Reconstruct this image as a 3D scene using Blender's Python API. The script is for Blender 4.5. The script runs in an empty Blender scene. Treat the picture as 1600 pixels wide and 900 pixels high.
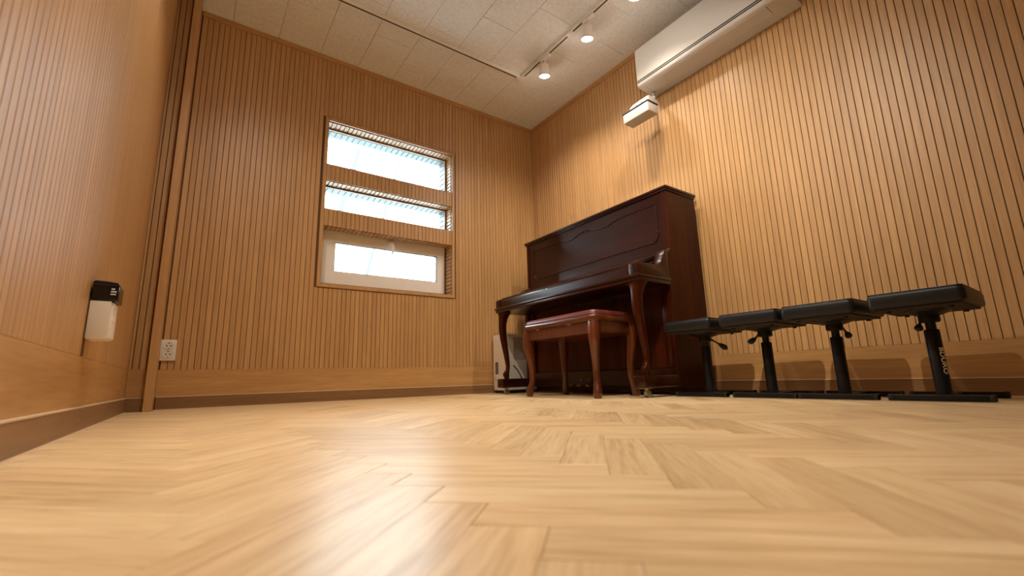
import bpy, bmesh, math, random
from mathutils import Vector, Matrix
random.seed(7)
C = bpy.context.scene.collection
PI = math.pi

# ------------------------------------------------------------------ camera
F_PX, YAW, PITCH, ROLL, CAM_H = 703.3, .6171, .1965, -.028, .1191
fw = Vector((math.sin(YAW)*math.cos(PITCH), math.cos(YAW)*math.cos(PITCH), math.sin(PITCH)))
rt = Vector((math.cos(YAW), -math.sin(YAW), 0)); up = rt.cross(fw)
rt2 = rt*math.cos(ROLL)+up*math.sin(ROLL); up2 = -rt*math.sin(ROLL)+up*math.cos(ROLL)
cd = bpy.data.cameras.new('camera'); cam = bpy.data.objects.new('camera', cd); C.objects.link(cam)
m = Matrix((rt2, up2, -fw)).transposed().to_4x4(); m.translation = (0, 0, CAM_H); cam.matrix_world = m
cd.sensor_width = 36; cd.lens = F_PX*36/1600; cd.clip_start = .01; cd.clip_end = 100
cd.dof.use_dof = True; cd.dof.focus_distance = 2.3; cd.dof.aperture_fstop = 3.6
bpy.context.scene.camera = cam

# ------------------------------------------------------------------ sky
w = bpy.data.worlds.new('sky'); bpy.context.scene.world = w; w.use_nodes = True
nt = w.node_tree; nt.nodes.clear()
bg = nt.nodes.new('ShaderNodeBackground'); wo = nt.nodes.new('ShaderNodeOutputWorld')
bg.inputs[0].default_value = (.84, .94, 1, 1); bg.inputs[1].default_value = 16.0
nt.links.new(bg.outputs[0], wo.inputs[0])

# ------------------------------------------------------------------ exposure
vs = bpy.context.scene.view_settings
vs.view_transform = 'Standard'; vs.look = 'None'; vs.exposure = 0.0; vs.gamma = 1; vs.use_curve_mapping = False
LAMP_W = 28.0
LAMP_COL = (1, .87, .72)

# ------------------------------------------------------------------ room numbers
XR, YB, XL, H = 2.5285, 3.1648, -.2632, 2.5
YN = -1.3                     # the wall behind the camera
ZA, ZB = .2138, .0675         # lower end of the slats, top of the baseboard
P = .0305                     # slat pitch

# ------------------------------------------------------------------ mesh helpers
def V(*a): return Vector(a)
def box(bm, x0, x1, y0, y1, z0, z1, bev=0, seg=1):
    r = bmesh.ops.create_cube(bm, size=1, matrix=Matrix.Translation(((x0+x1)/2, (y0+y1)/2, (z0+z1)/2)) @ Matrix.Diagonal((abs(x1-x0), abs(y1-y0), abs(z1-z0), 1)))
    if bev:
        vs_ = r['verts']; es = {e for v in vs_ for e in v.link_edges}
        bmesh.ops.bevel(bm, geom=list(es), offset=bev, segments=seg, profile=.5, affect='EDGES', clamp_overlap=True)
def prism(bm, prof, a0, a1, axis='y', bev=0, seg=1):
    """extrude a closed 2-D outline; axis y: outline is (x,z); axis x: (y,z); axis z: (x,y)"""
    def mk(p, a):
        return {'y': (p[0], a, p[1]), 'x': (a, p[0], p[1]), 'z': (p[0], p[1], a)}[axis]
    A = [bm.verts.new(mk(p, a0)) for p in prof]; B = [bm.verts.new(mk(p, a1)) for p in prof]
    n = len(prof); fs = [bm.faces.new(A), bm.faces.new(B[::-1])]
    for i in range(n): fs.append(bm.faces.new((A[i], B[i], B[(i+1) % n], A[(i+1) % n])))
    bmesh.ops.recalc_face_normals(bm, faces=fs)
    if bev:
        es = {e for f in fs[:2] for e in f.edges}
        bmesh.ops.bevel(bm, geom=list(es), offset=bev, segments=seg, profile=.5, affect='EDGES', clamp_overlap=True)
def loft(bm, rings, cap=True):
    R_ = [[bm.verts.new(p) for p in r] for r in rings]; n = len(R_[0]); fs = []
    for a, b in zip(R_, R_[1:]):
        for i in range(n): fs.append(bm.faces.new((a[i], a[(i+1) % n], b[(i+1) % n], b[i])))
    if cap: fs += [bm.faces.new(R_[0][::-1]), bm.faces.new(R_[-1])]
    bmesh.ops.recalc_face_normals(bm, faces=fs)
def tube(bm, pts, r, n=10, cap=True):
    pts = [Vector(p) for p in pts]; rs = r if isinstance(r, (list, tuple)) else [r]*len(pts)
    rings = []; t0 = (pts[1]-pts[0]).normalized()
    u = t0.orthogonal().normalized()
    for i, p in enumerate(pts):
        t = (pts[min(i+1, len(pts)-1)]-pts[max(i-1, 0)]).normalized()
        u = (u-t*u.dot(t)).normalized(); v = t.cross(u)
        rings.append([p+(u*math.cos(a)+v*math.sin(a))*rs[i] for a in (2*PI*k/n for k in range(n))])
    loft(bm, rings, cap)
def lathe(bm, prof, cx, cy, n=24):
    loft(bm, [[(cx+r*math.cos(2*PI*k/n), cy+r*math.sin(2*PI*k/n), z) for k in range(n)] for r, z in prof])
def sphere(bm, c, r, sx=1, sy=1, sz=1, n=12):
    bmesh.ops.create_uvsphere(bm, u_segments=n, v_segments=n//2+2, radius=r, matrix=Matrix.Translation(c) @ Matrix.Diagonal((sx, sy, sz, 1)))
def smooth_poly(pts, k=5):
    """Catmull-Rom through the points"""
    out = []; p = [Vector(q) for q in pts]
    for i in range(len(p)-1):
        a, b, c, d = p[max(i-1, 0)], p[i], p[i+1], p[min(i+2, len(p)-1)]
        for j in range(k):
            t = j/k
            out.append(.5*((2*b)+(c-a)*t+(2*a-5*b+4*c-d)*t*t+(-a+3*b-3*c+d)*t**3))
    return out+[p[-1]]
def origin_of(parent):
    o = Vector((0, 0, 0))
    while parent is not None: o += parent.location; parent = parent.parent
    return o
def obj(name, bm, mat, parent=None, smooth=False, local=False, label=None, loc=None):
    """one mesh object; world coordinates unless local"""
    if loc is not None: o_ = Vector(loc)-origin_of(parent); off = Vector(loc)
    else: o_ = Vector((0, 0, 0)); off = origin_of(parent)
    if not local: bmesh.ops.translate(bm, verts=bm.verts, vec=-off)
    me = bpy.data.meshes.new(name); bm.to_mesh(me); bm.free()
    for m_ in (mat if isinstance(mat, (list, tuple)) else [mat]): me.materials.append(m_)
    if smooth:
        for f in me.polygons: f.use_smooth = True
        try: me.set_sharp_from_angle(angle=math.radians(38))
        except Exception: pass
    o = bpy.data.objects.new(name, me); C.objects.link(o); o.location = o_
    if parent is not None: o.parent = parent
    if label: o['label'] = label
    return o
def thing(name, loc, label, cat, group=None):
    o = bpy.data.objects.new(name, None); C.objects.link(o); o.location = loc; o.empty_display_size = .05
    o['label'] = label; o['category'] = cat
    if group: o['group'] = group
    return o
def tag(o, label, cat, group=None):
    o['label'] = label; o['category'] = cat
    if group: o['group'] = group
    return o
def struct(o, label=None, cat='structure'):
    o['kind'] = 'structure'
    if label: o['label'] = label; o['category'] = cat
    return o
def link_copy(me, name, loc, parent):
    o = bpy.data.objects.new(name, me); C.objects.link(o); o.parent = parent
    o.location = Vector(loc)-origin_of(parent); return o

# ------------------------------------------------------------------ materials
def base_mat(name, col=(.5, .5, .5), rough=.5, metal=0, spec=.5, coat=0, coat_r=.05):
    m_ = bpy.data.materials.new(name); m_.use_nodes = True
    b = m_.node_tree.nodes['Principled BSDF']
    b.inputs['Base Color'].default_value = (*col, 1); b.inputs['Roughness'].default_value = rough
    b.inputs['Metallic'].default_value = metal; b.inputs['Specular IOR Level'].default_value = spec
    b.inputs['Coat Weight'].default_value = coat; b.inputs['Coat Roughness'].default_value = coat_r
    return m_
def N(nt, t, **kw):
    n = nt.nodes.new(t)
    for k, v in kw.items(): setattr(n, k, v)
    return n
def ramp(nt, stops):
    r = N(nt, 'ShaderNodeValToRGB'); e = r.color_ramp.elements
    while len(e) < len(stops): e.new(.5)
    for el, (p_, c) in zip(e, stops): el.position = p_; el.color = (*c, 1)
    return r
def wood(name, dark, light, axis='z', rough=.45, spec=.5, fine=160, coarse=9, stretch=.035, var=.10, coord='Object', coat=0, coat_r=.1, bump=.04, mid=None, wav=1.0):
    m_ = base_mat(name, light, rough, 0, spec, coat, coat_r); nt = m_.node_tree; b = nt.nodes['Principled BSDF']
    tc = N(nt, 'ShaderNodeTexCoord'); oi = N(nt, 'ShaderNodeObjectInfo')
    mp = N(nt, 'ShaderNodeMapping'); s = [1, 1, 1]; s['xyz'.index(axis)] = stretch
    mp.inputs['Scale'].default_value = s
    add = N(nt, 'ShaderNodeVectorMath', operation='ADD'); mul = N(nt, 'ShaderNodeVectorMath', operation='SCALE')
    comb = N(nt, 'ShaderNodeCombineXYZ')
    for k in range(3): nt.links.new(oi.outputs['Random'], comb.inputs[k])
    nt.links.new(comb.outputs[0], mul.inputs[0]); mul.inputs['Scale'].default_value = 37.0 if coord == 'Object' else 0.0
    nt.links.new(tc.outputs[coord], mp.inputs[0]); nt.links.new(mp.outputs[0], add.inputs[0]); nt.links.new(mul.outputs[0], add.inputs[1])
    n1 = N(nt, 'ShaderNodeTexNoise'); n1.inputs['Scale'].default_value = coarse; n1.inputs['Detail'].default_value = 4; n1.inputs['Distortion'].default_value = wav
    n2 = N(nt, 'ShaderNodeTexNoise'); n2.inputs['Scale'].default_value = fine; n2.inputs['Detail'].default_value = 3
    for n in (n1, n2): nt.links.new(add.outputs[0], n.inputs['Vector'])
    mx = N(nt, 'ShaderNodeMix', data_type='FLOAT'); mx.inputs[0].default_value = .45
    nt.links.new(n1.outputs[0], mx.inputs[2]); nt.links.new(n2.outputs[0], mx.inputs[3])
    md = mid or tuple((a+b_)/2 for a, b_ in zip(dark, light))
    r = ramp(nt, [(.32, dark), (.5, md), (.66, light)]); nt.links.new(mx.outputs[0], r.inputs[0])
    hs = N(nt, 'ShaderNodeHueSaturation'); mr = N(nt, 'ShaderNodeMapRange')
    mr.inputs['To Min'].default_value = 1-var; mr.inputs['To Max'].default_value = 1+var
    nt.links.new(oi.outputs['Random'], mr.inputs[0]); nt.links.new(mr.outputs[0], hs.inputs['Value'])
    nt.links.new(r.outputs[0], hs.inputs['Color'])
    if coord == 'UV':
        at = N(nt, 'ShaderNodeAttribute'); at.attribute_name = 'tint'
        mm = N(nt, 'ShaderNodeMix', data_type='RGBA', blend_type='MULTIPLY'); mm.inputs[0].default_value = 1
        nt.links.new(r.outputs[0], mm.inputs[6]); nt.links.new(at.outputs['Color'], mm.inputs[7]); nt.links.new(mm.outputs[2], b.inputs['Base Color'])
    else: nt.links.new(hs.outputs[0], b.inputs['Base Color'])
    bp = N(nt, 'ShaderNodeBump'); bp.inputs['Strength'].default_value = bump; bp.inputs['Distance'].default_value = .002
    nt.links.new(n2.outputs[0], bp.inputs['Height']); nt.links.new(bp.outputs[0], b.inputs['Normal'])
    return m_
WD, WL = (.41, .215, .074), (.575, .335, .130)
M = {}
M['slat'] = wood('oak_slat', WD, WL, 'z', rough=.46, spec=.9, var=.05, fine=220, coarse=30, stretch=.03)
M['oak_h'] = wood('oak_board_y', WD, WL, 'y', rough=.42, var=.03, fine=120, coarse=14, stretch=.06)
M['oak_x'] = wood('oak_board_x', WD, WL, 'x', rough=.42, var=.03, fine=120, coarse=14, stretch=.06)
M['base_y'] = wood('baseboard_y', (.20, .105, .042), (.30, .165, .07), 'y', rough=.45, fine=110, stretch=.05, var=.02)
M['base_x'] = wood('baseboard_x', (.20, .105, .042), (.30, .165, .07), 'x', rough=.45, fine=110, stretch=.05, var=.02)
M['edge'] = base_mat('pale_edge_strip', (.72, .56, .40), .35)
M['caulk'] = base_mat('pale_sealant', (.70, .55, .40), .5)
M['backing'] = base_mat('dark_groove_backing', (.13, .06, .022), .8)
M['plaster'] = base_mat('plain_board', (.40, .24, .12), .7)
M['floor'] = wood('oak_parquet', (.56, .375, .18), (.88, .69, .425), 'x', rough=.33, spec=.5, fine=170, coarse=22, stretch=.07, coord='UV', bump=.05, mid=(.78, .575, .325), wav=2.0)
M['floorgap'] = base_mat('parquet_joint', (.28, .15, .06), .8)
M['mahog'] = wood('mahogany_gloss_y', (.010, .0018, .0006), (.034, .0056, .0013), 'y', rough=.30, fine=70, coarse=10, stretch=.06, var=0, coat=.30, coat_r=.16, bump=.01, spec=.25)
M['mahog_z'] = wood('mahogany_gloss_z', (.018, .0030, .0006), (.066, .0115, .0018), 'z', rough=.32, fine=70, coarse=10, stretch=.06, var=0, coat=.06, coat_r=.2, bump=.01, spec=.12)
M['bench'] = wood('bench_mahogany', (.05, .010, .003), (.13, .029, .007), 'z', rough=.3, fine=60, coarse=8, stretch=.08, var=0, coat=.5, coat_r=.12, bump=.01)
M['vinyl'] = base_mat('burgundy_vinyl', (.12, .022, .018), .38)
M['blackvinyl'] = base_mat('black_vinyl', (.007, .008, .010), .42, 0, .35)
M['blackmetal'] = base_mat('black_metal', (.006, .006, .007), .42, 0, .3)
M['under'] = base_mat('dark_underside', (.02, .014, .010), .8)
M['blackplastic'] = base_mat('black_gloss_plastic', (.008, .008, .009), .18)
M['blackmatte'] = base_mat('black_matte', (.008, .008, .008), .6)
M['brass'] = base_mat('worn_brass', (.55, .42, .25), .3, 1)
M['steel'] = base_mat('steel', (.5, .48, .45), .3, 1)
M['white'] = base_mat('white_plastic', (.74, .70, .64), .38)
M['acwhite'] = base_mat('ac_white', (.62, .595, .56), .6)
M['trackw'] = base_mat('track_white', (.82, .80, .76), .4)
M['slot'] = base_mat('track_slot', (.06, .05, .045), .6)
M['pvc'] = base_mat('white_pvc', (.88, .86, .83), .35)
M['grey'] = base_mat('grey_recess', (.12, .11, .10), .6)
M['text'] = base_mat('pale_print', (.9, .9, .88), .5)
M['siding'] = base_mat('slate_blue_siding', (.060, .085, .095), .5)
M['pole'] = base_mat('blue_steel', (.060, .095, .105), .5)
M['concrete'] = base_mat('pale_concrete', (.75, .75, .72), .8)
# ceiling tile: cream with small dark pits
m_ = base_mat('mineral_ceiling_tile', (.60, .52, .42), .85); nt = m_.node_tree; b = nt.nodes['Principled BSDF']
tc = N(nt, 'ShaderNodeTexCoord'); oi = N(nt, 'ShaderNodeObjectInfo'); sc = N(nt, 'ShaderNodeVectorMath', operation='MULTIPLY_ADD')
cb = N(nt, 'ShaderNodeCombineXYZ')
for k in range(3): nt.links.new(oi.outputs['Random'], cb.inputs[k])
sc.inputs[1].default_value = (19, 19, 19); nt.links.new(cb.outputs[0], sc.inputs[0]); nt.links.new(tc.outputs['Object'], sc.inputs[2])
vo = N(nt, 'ShaderNodeTexVoronoi'); vo.inputs['Scale'].default_value = 62; vo.inputs['Randomness'].default_value = 1
nz = N(nt, 'ShaderNodeTexNoise'); nz.inputs['Scale'].default_value = 40; nz.inputs['Detail'].default_value = 5
nt.links.new(sc.outputs[0], vo.inputs['Vector']); nt.links.new(sc.outputs[0], nz.inputs['Vector'])
r1 = ramp(nt, [(0, (.40, .33, .25)), (.13, (.45, .37, .28)), (.2, (1, 1, 1))]); nt.links.new(vo.outputs['Distance'], r1.inputs[0])
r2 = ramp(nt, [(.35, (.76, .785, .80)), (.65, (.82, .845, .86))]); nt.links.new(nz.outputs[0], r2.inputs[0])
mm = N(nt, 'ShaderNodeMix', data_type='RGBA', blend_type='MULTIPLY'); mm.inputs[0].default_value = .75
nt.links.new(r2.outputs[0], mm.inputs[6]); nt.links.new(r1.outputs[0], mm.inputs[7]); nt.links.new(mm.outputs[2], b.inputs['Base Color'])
M['tile'] = m_
# glass: clear with a Fresnel reflection
m_ = bpy.data.materials.new('window_glass'); m_.use_nodes = True; nt = m_.node_tree; nt.nodes.clear()
o = N(nt, 'ShaderNodeOutputMaterial'); mx = N(nt, 'ShaderNodeMixShader'); tr = N(nt, 'ShaderNodeBsdfTransparent'); gl = N(nt, 'ShaderNodeBsdfGlossy'); fr = N(nt, 'ShaderNodeFresnel')
tr.inputs[0].default_value = (.93, .98, .98, 1); gl.inputs['Roughness'].default_value = 0.0; fr.inputs[0].default_value = 1.5
nt.links.new(fr.outputs[0], mx.inputs[0]); nt.links.new(tr.outputs[0], mx.inputs[1]); nt.links.new(gl.outputs[0], mx.inputs[2]); nt.links.new(mx.outputs[0], o.inputs[0])
M['glass'] = m_
# lamp lens
m_ = bpy.data.materials.new('lamp_lens'); m_.use_nodes = True; nt = m_.node_tree; nt.nodes.clear()
o = N(nt, 'ShaderNodeOutputMaterial'); em = N(nt, 'ShaderNodeEmission'); em.inputs[0].default_value = (1, .88, .72, 1); em.inputs[1].default_value = 30
nt.links.new(em.outputs[0], o.inputs[0]); M['lens'] = m_

# ------------------------------------------------------------------ window opening numbers
WX0, WX1, WZ0, WZ1 = .660, 1.655, .778, 1.987
BARS = [(1.529, 1.653), (1.193, 1.317)]          # slatted crossbars between the three windows
YG = YB+.10                                       # glass of the fixed windows
TW = .12                                          # inner wall thickness up to the glass line

# ------------------------------------------------------------------ walls with slats
def slat_mesh(name, wd, hgt, axis, depth=.007):
    """thin upright slat, chamfered edges; its face looks to -normal"""
    bm = bmesh.new(); c = .0012
    pr = [(0, 0), (wd, 0), (wd, -depth+c), (wd-c, -depth), (c, -depth), (0, -depth+c)]
    prism(bm, pr, 0, hgt, 'z')
    if axis == 'left': bmesh.ops.transform(bm, matrix=Matrix(((0, -1, 0, 0), (1, 0, 0, 0), (0, 0, 1, 0), (0, 0, 0, 1))), verts=bm.verts)
    if axis == 'right': bmesh.ops.transform(bm, matrix=Matrix(((0, 1, 0, 0), (1, 0, 0, 0), (0, 0, 1, 0), (0, 0, 0, 1))), verts=bm.verts)
    bmesh.ops.recalc_face_normals(bm, faces=bm.faces)
    me = bpy.data.meshes.new(name); bm.to_mesh(me); bm.free(); me.materials.append(M['slat']); return me
GW = .0027                                        # groove width
SD = .007
ZT = 2.466                                        # underside of the crown strip
_cache = {}
def slat(x, y, z0, z1, side, parent, wd=P-GW):
    k = (side, round(z1-z0, 4), round(wd, 4))
    if k not in _cache: _cache[k] = slat_mesh('slat', wd, z1-z0, side)
    return link_copy(_cache[k], 'slat', (x, y, z0), parent)

# back wall: solid around the opening
bm = bmesh.new()
y0, y1 = YB+SD, YB+.30
x0, x1 = XL-.3, XR+.3
for a in ((x0, WX0, -.05, H+.1), (WX1, x1, -.05, H+.1), (WX0, WX1, -.05, WZ0), (WX0, WX1, WZ1, H+.1), (WX0, WX1, *BARS[0]), (WX0, WX1, *BARS[1])):
    if a[2:] in BARS: box(bm, a[0], a[1], y0, YB+.12, a[2], a[3])
    else: box(bm, a[0], a[1], y0, YB+.125, a[2], a[3])
wall_back = struct(obj('wall_back', bm, M['backing']))
xs = XL+.12
k = 0; x = -.1415
while x < XR-.004:
    wd = min(P-GW, XR-x-.001)
    c = x+wd/2
    segs = [(ZA, ZT)]
    a, b_ = WX0-.025, WX1+.023
    if x+wd > a and x < b_:
        segs = [(ZA, WZ0-.028), (WZ1+.030, ZT)]
    for s0, s1 in segs:
        # clip the slats beside the frame
        slat(x+GW, YB+SD, s0, s1, 'back', wall_back, max(.004, wd-.0))
    x += P
for b0, b1 in BARS:
    n = int((WX1-WX0)/P)
    st = WX0+.002
    for i in range(n+1):
        wd = min(P-GW, WX1-st-i*P-.002)
        if wd > .004: slat(st+i*P, YB+SD, b0, b1, 'back', wall_back, wd)
bm = bmesh.new(); box(bm, -.15, XR, YB, YB+.012, ZB, ZA-.0005, .0008); obj('lower_board', bm, M['oak_x'], wall_back)
# right wall
bm = bmesh.new(); box(bm, XR+SD, XR+.12, YN, YB+.1, -.05, H+.1); wall_right = struct(obj('wall_right', bm, M['backing']))
y = YB-.001; g0 = .393; i = 0
# grooves measured at y = .393 + k*.0305
y = .3925+P*math.floor((YN-.3925)/P)+P
while y < YB-.004:
    wd = min(P-GW, YB-y-GW)
    slat(XR+SD, y+GW/2, ZA, ZT, 'right', wall_right, wd) if wd > .004 else None
    y += P
bm = bmesh.new(); box(bm, XR, XR+.012, YN, YB, ZB, ZA-.0005, .0008); obj('lower_board', bm, M['oak_h'], wall_right)
# left wall
YS = 3.045                                       # the short return strip faces the camera at this y
bm = bmesh.new(); box(bm, XL-.12, XL-SD, YN, YB+.1, -.05, H+.1); wall_left = struct(obj('wall_left', bm, M['backing']))
y = YS-P*int((YS-YN)/P)
while y < YS-.004:
    slat(XL-SD, y+GW/2, ZA, ZT, 'left', wall_left); y += P
bm = bmesh.new(); box(bm, XL-.012, XL, YN, YS, ZB, ZA-.0005, .0008); obj('lower_board', bm, M['oak_h'], wall_left)
# return strip and post
bm = bmesh.new(); box(bm, XL-.02, -.150, YS+SD, YB+.05, 0, H); wall_return = struct(obj('wall_side', bm, M['backing']))
for i, (a, b_) in enumerate(((XL, -.2515), (-.248, -.2225), (-.219, -.1925), (-.189, -.180))):
    slat(a, YS+SD, ZA, ZT, 'back', wall_return, b_-a)
bm = bmesh.new(); box(bm, XL, -.17, YS, YS+.01, ZB, ZA-.0005, .0008); obj('lower_board', bm, M['oak_x'], wall_return)
bm = bmesh.new(); box(bm, XL, -.17, YS-.012, YS+.002, 0, ZB, .001); obj('baseboard', bm, M['base_x'], wall_return)
bm = bmesh.new(); box(bm, XL, -.17, YS-.013, YS, ZB-.0005, ZB+.003); obj('edge_strip', bm, M['edge'], wall_return)
bm = bmesh.new(); box(bm, -.184, -.1465, 2.995, YB+.01, 0, H, .002, 2)
struct(obj('trim_1', bm, M['slat']))
# wall behind the camera and crown strips
bm = bmesh.new(); box(bm, XL-.2, XR+.2, YN-.12, YN, -.05, H+.1); struct(obj('wall_rear', bm, M['plaster']))
bm = bmesh.new(); box(bm, -.1425, XR, YB-.010, YB+.01, ZT, H, .002); struct(obj('trim_2', bm, M['oak_x']))
bm = bmesh.new(); box(bm, XR-.010, XR+.01, YN, YB-.010, ZT, H, .002); struct(obj('trim_3', bm, M['oak_h']))
bm = bmesh.new(); box(bm, XL-.01, XL+.010, YN, YS, ZT, H, .002); struct(obj('trim_4', bm, M['oak_h']))
bm = bmesh.new(); box(bm, XL+.010, -.172, YS-.010, YS+.01, ZT, H, .002); struct(obj('trim_5', bm, M['oak_x']))
# baseboards with a pale top edge and a thin line of sealant on the floor
def baseboard(nm, a, mat, cap, seal):
    bm = bmesh.new(); box(bm, *a, 0, ZB, .001); o = struct(obj(nm, bm, mat))
    bm = bmesh.new(); box(bm, *cap, ZB-.0008, ZB+.0028); obj('edge_strip', bm, M['edge'], o)
    bm = bmesh.new(); box(bm, *seal, -.001, .0022); obj('sealant_line', bm, M['caulk'], o)
baseboard('baseboard_back', (-.1425, XR-.012, YB-.012, YB+.002), M['base_x'], (-.1425, XR-.012, YB-.013, YB+.001), (-.1425, XR-.014, YB-.0145, YB-.0115))
baseboard('baseboard_right', (XR-.012, XR+.002, YN, YB), M['base_y'], (XR-.013, XR+.001, YN, YB), (XR-.0145, XR-.0115, YN, YB))
baseboard('baseboard_left', (XL-.002, XL+.012, YN, YS-.0), M['base_y'], (XL-.001, XL+.013, YN, YS), (XL+.0115, XL+.0145, YN, YS-.012))

# ------------------------------------------------------------------ window
# casing, glass, frames
bm = bmesh.new(); t = .024; yf = YB-.008
for a in ((WX0-t, WX0, WZ0-t, WZ1+t), (WX1, WX1+t-.001, WZ0-t, WZ1+t), (WX0, WX1, WZ0-t, WZ0), (WX0, WX1, WZ1, WZ1+t)):
    box(bm, a[0], a[1], yf, YB+.02, a[2], a[3], .0015)
struct(obj('trim_6', bm, M['slat']))
# lining of the reveal: ridges run towards the glass
bm = bmesh.new()
n = int((WX1-WX0)/P)
for zz, s in ((WZ1, -1), (BARS[0][0], -1), (BARS[1][0], -1)):
    for i in range(n+1):
        xa = WX0+i*P+.002; xb = min(xa+P-.006, WX1)
        if xb-xa > .004: box(bm, xa, xb, YB+.012, YG-.006, zz-.005, zz+.001, .001)
for z0_, z1_ in ((WZ0, BARS[1][0]), (BARS[1][1], BARS[0][0]), (BARS[0][1], WZ1)):
    zz = z0_
    while zz < z1_-.006:
        box(bm, WX1-.005, WX1+.001, YB+.012, YG-.006, zz+.002, min(zz+P-.004, z1_), .001)
        box(bm, WX0-.001, WX0+.005, YB+.012, YG-.006, zz+.002, min(zz+P-.004, z1_), .001); zz += P
o = obj('reveal_lining', bm, M['slat'], wall_back); o['kind'] = 'stuff'
bm = bmesh.new(); box(bm, WX0, WX1, YB+.01, YG+.02, WZ0-.002, WZ0+.004, .001); obj('window_sill', bm, M['oak_x'], wall_back)
for k, (z0_, z1_) in enumerate(((BARS[0][1], WZ1), (BARS[1][1], BARS[0][0])), 1):
    bm = bmesh.new(); f = .011
    for a in ((WX0, WX0+f, z0_, z1_), (WX1-f-.006, WX1, z0_, z1_), (WX0, WX1, z0_, z0_+f), (WX0, WX1, z1_-f-.004, z1_)):
        box(bm, a[0], a[1], YG-.006, YG+.012, a[2], a[3], .001)
    wn = struct(obj('window_%d' % k, bm, M['base_x']))
    bm = bmesh.new(); box(bm, WX0+f-.002, WX1-f-.004, YG+.001, YG+.005, z0_+f-.002, z1_-f-.002); obj('pane', bm, M['glass'], wn)
# tilt window at the bottom
Y3 = YB+.118; z0_, z1_ = WZ0+.006, BARS[1][1]-.015
bm = bmesh.new()
def ring(bm, x0, x1, z0, z1, t, ya, yb, bev=.002):
    for a in ((x0, x0+t, z0, z1), (x1-t, x1, z0, z1), (x0+t, x1-t, z0, z0+t), (x0+t, x1-t, z1-t, z1)):
        box(bm, a[0], a[1], ya, yb, a[2], a[3], bev)
bm = bmesh.new(); ring(bm, .66, 1.655, z0_, 1.245, .030, Y3+.004, Y3+.05)
w3 = struct(obj('window_3', bm, M['pvc']))
gx0, gx1, gz0, gz1 = .772, 1.574, .898, 1.112
bm = bmesh.new()
for a in ((.683, gx0, .805, 1.205), (gx1, 1.640, .805, 1.205), (gx0, gx1, .805, gz0), (gx0, gx1, gz1, 1.205)):
    box(bm, a[0], a[1], Y3-.012, Y3+.03, a[2], a[3], .0012)
sash = obj('sash', bm, M['pvc'], w3)
bm = bmesh.new(); ring(bm, gx0-.001, gx1+.001, gz0-.001, gz1+.001, .004, Y3-.008, Y3+.02, .001); obj('gasket', bm, M['grey'], sash)
bm = bmesh.new(); box(bm, gx0, gx1, Y3+.010, Y3+.014, gz0, gz1); obj('pane', bm, M['glass'], sash)
bm = bmesh.new(); box(bm, 1.148, 1.196, Y3-.022, Y3-.012, 1.142, 1.180, .004, 2); hb = obj('handle_plate', bm, M['pvc'], sash)
bm = bmesh.new(); tube(bm, [(1.172, Y3-.022, 1.160), (1.174, Y3-.04, 1.160), (1.182, Y3-.050, 1.150), (1.190, Y3-.052, 1.12), (1.186, Y3-.046, 1.085), (1.180, Y3-.040, 1.068)], [.010, .010, .011, .010, .0075, .005], 10)
obj('window_handle', bm, M['pvc'], sash, True)
# outer wall leaf with pale siding around the three openings
bm = bmesh.new(); yo0, yo1 = YG+.012, YB+.235
for a in ((XL-.3, WX0, -.05, H+.1), (WX1, XR+.3, -.05, H+.1), (WX0, WX1, -.05, WZ0), (WX0, WX1, WZ1, H+.1)):
    box(bm, a[0], a[1], YB+.126, yo1, a[2], a[3])
for b0, b1 in BARS: box(bm, WX0, WX1, YB+.121+.012, yo1, b0, b1)
# ridges of the siding on soffits and jambs
n = int((WX1-WX0)/.045)
for zz in (WZ1, BARS[0][0], BARS[1][0]):
    for i in range(n+1):
        xa = WX0+i*.045; xb = min(xa+.038, WX1)
        if xb-xa > .006: box(bm, xa, xb, YB+.135, yo1, zz-.006, zz+.001, .002)
for z0_, z1_ in ((WZ0, BARS[1][0]), (BARS[1][1], BARS[0][0]), (BARS[0][1], WZ1)):
    zz = z0_
    while zz < z1_-.008:
        box(bm, WX1-.006, WX1+.001, YB+.135, yo1, zz, min(zz+.038, z1_), .002); zz += .045
struct(obj('wall_outer', bm, M['siding']))
# poles outside
def pole(a, b_, r, lab):
    bm = bmesh.new(); tube(bm, [a, b_], r, 10); return tag(obj('slanted_pole', bm, M['pole']), lab, 'pole')

# ------------------------------------------------------------------ ceiling
bm = bmesh.new(); box(bm, XL-.15, XR+.15, YN-.1, YB+.3, H+.008, H+.12); ceiling = struct(obj('ceiling', bm, M['backing']))
_t = {}
def ceiling_tile(xa, xb, ya, yb):
    g = .0011; k = (round(xb-xa, 3), round(yb-ya, 3))
    if k not in _t:
        bm = bmesh.new(); a, b_ = (xb-xa)/2-g, (yb-ya)/2-g; c = .0012
        loft(bm, [[(-a, -b_, .009), (a, -b_, .009), (a, b_, .009), (-a, b_, .009)], [(-a, -b_, c), (a, -b_, c), (a, b_, c), (-a, b_, c)], [(-a+c, -b_+c, 0), (a-c, -b_+c, 0), (a-c, b_-c, 0), (-a+c, b_-c, 0)]])
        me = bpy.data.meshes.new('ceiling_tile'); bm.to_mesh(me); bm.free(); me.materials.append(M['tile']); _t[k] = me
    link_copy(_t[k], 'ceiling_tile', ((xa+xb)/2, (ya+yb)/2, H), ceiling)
TX, TY = .2735, .545
i = -4
while .5705+i*TX < XR:
    xa, xb = max(.5705+i*TX, XL-.005), min(.5705+(i+1)*TX, XR+.005)
    y = 2.485 if i % 2 == 0 else 2.75
    y -= TY*8
    while y < YB:
        ya, yb = max(y, YN), min(y+TY, YB+.005)
        if yb-ya > .01 and xb-xa > .01: ceiling_tile(xa, xb, ya, yb)
        y += TY
    i += 1

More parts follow.
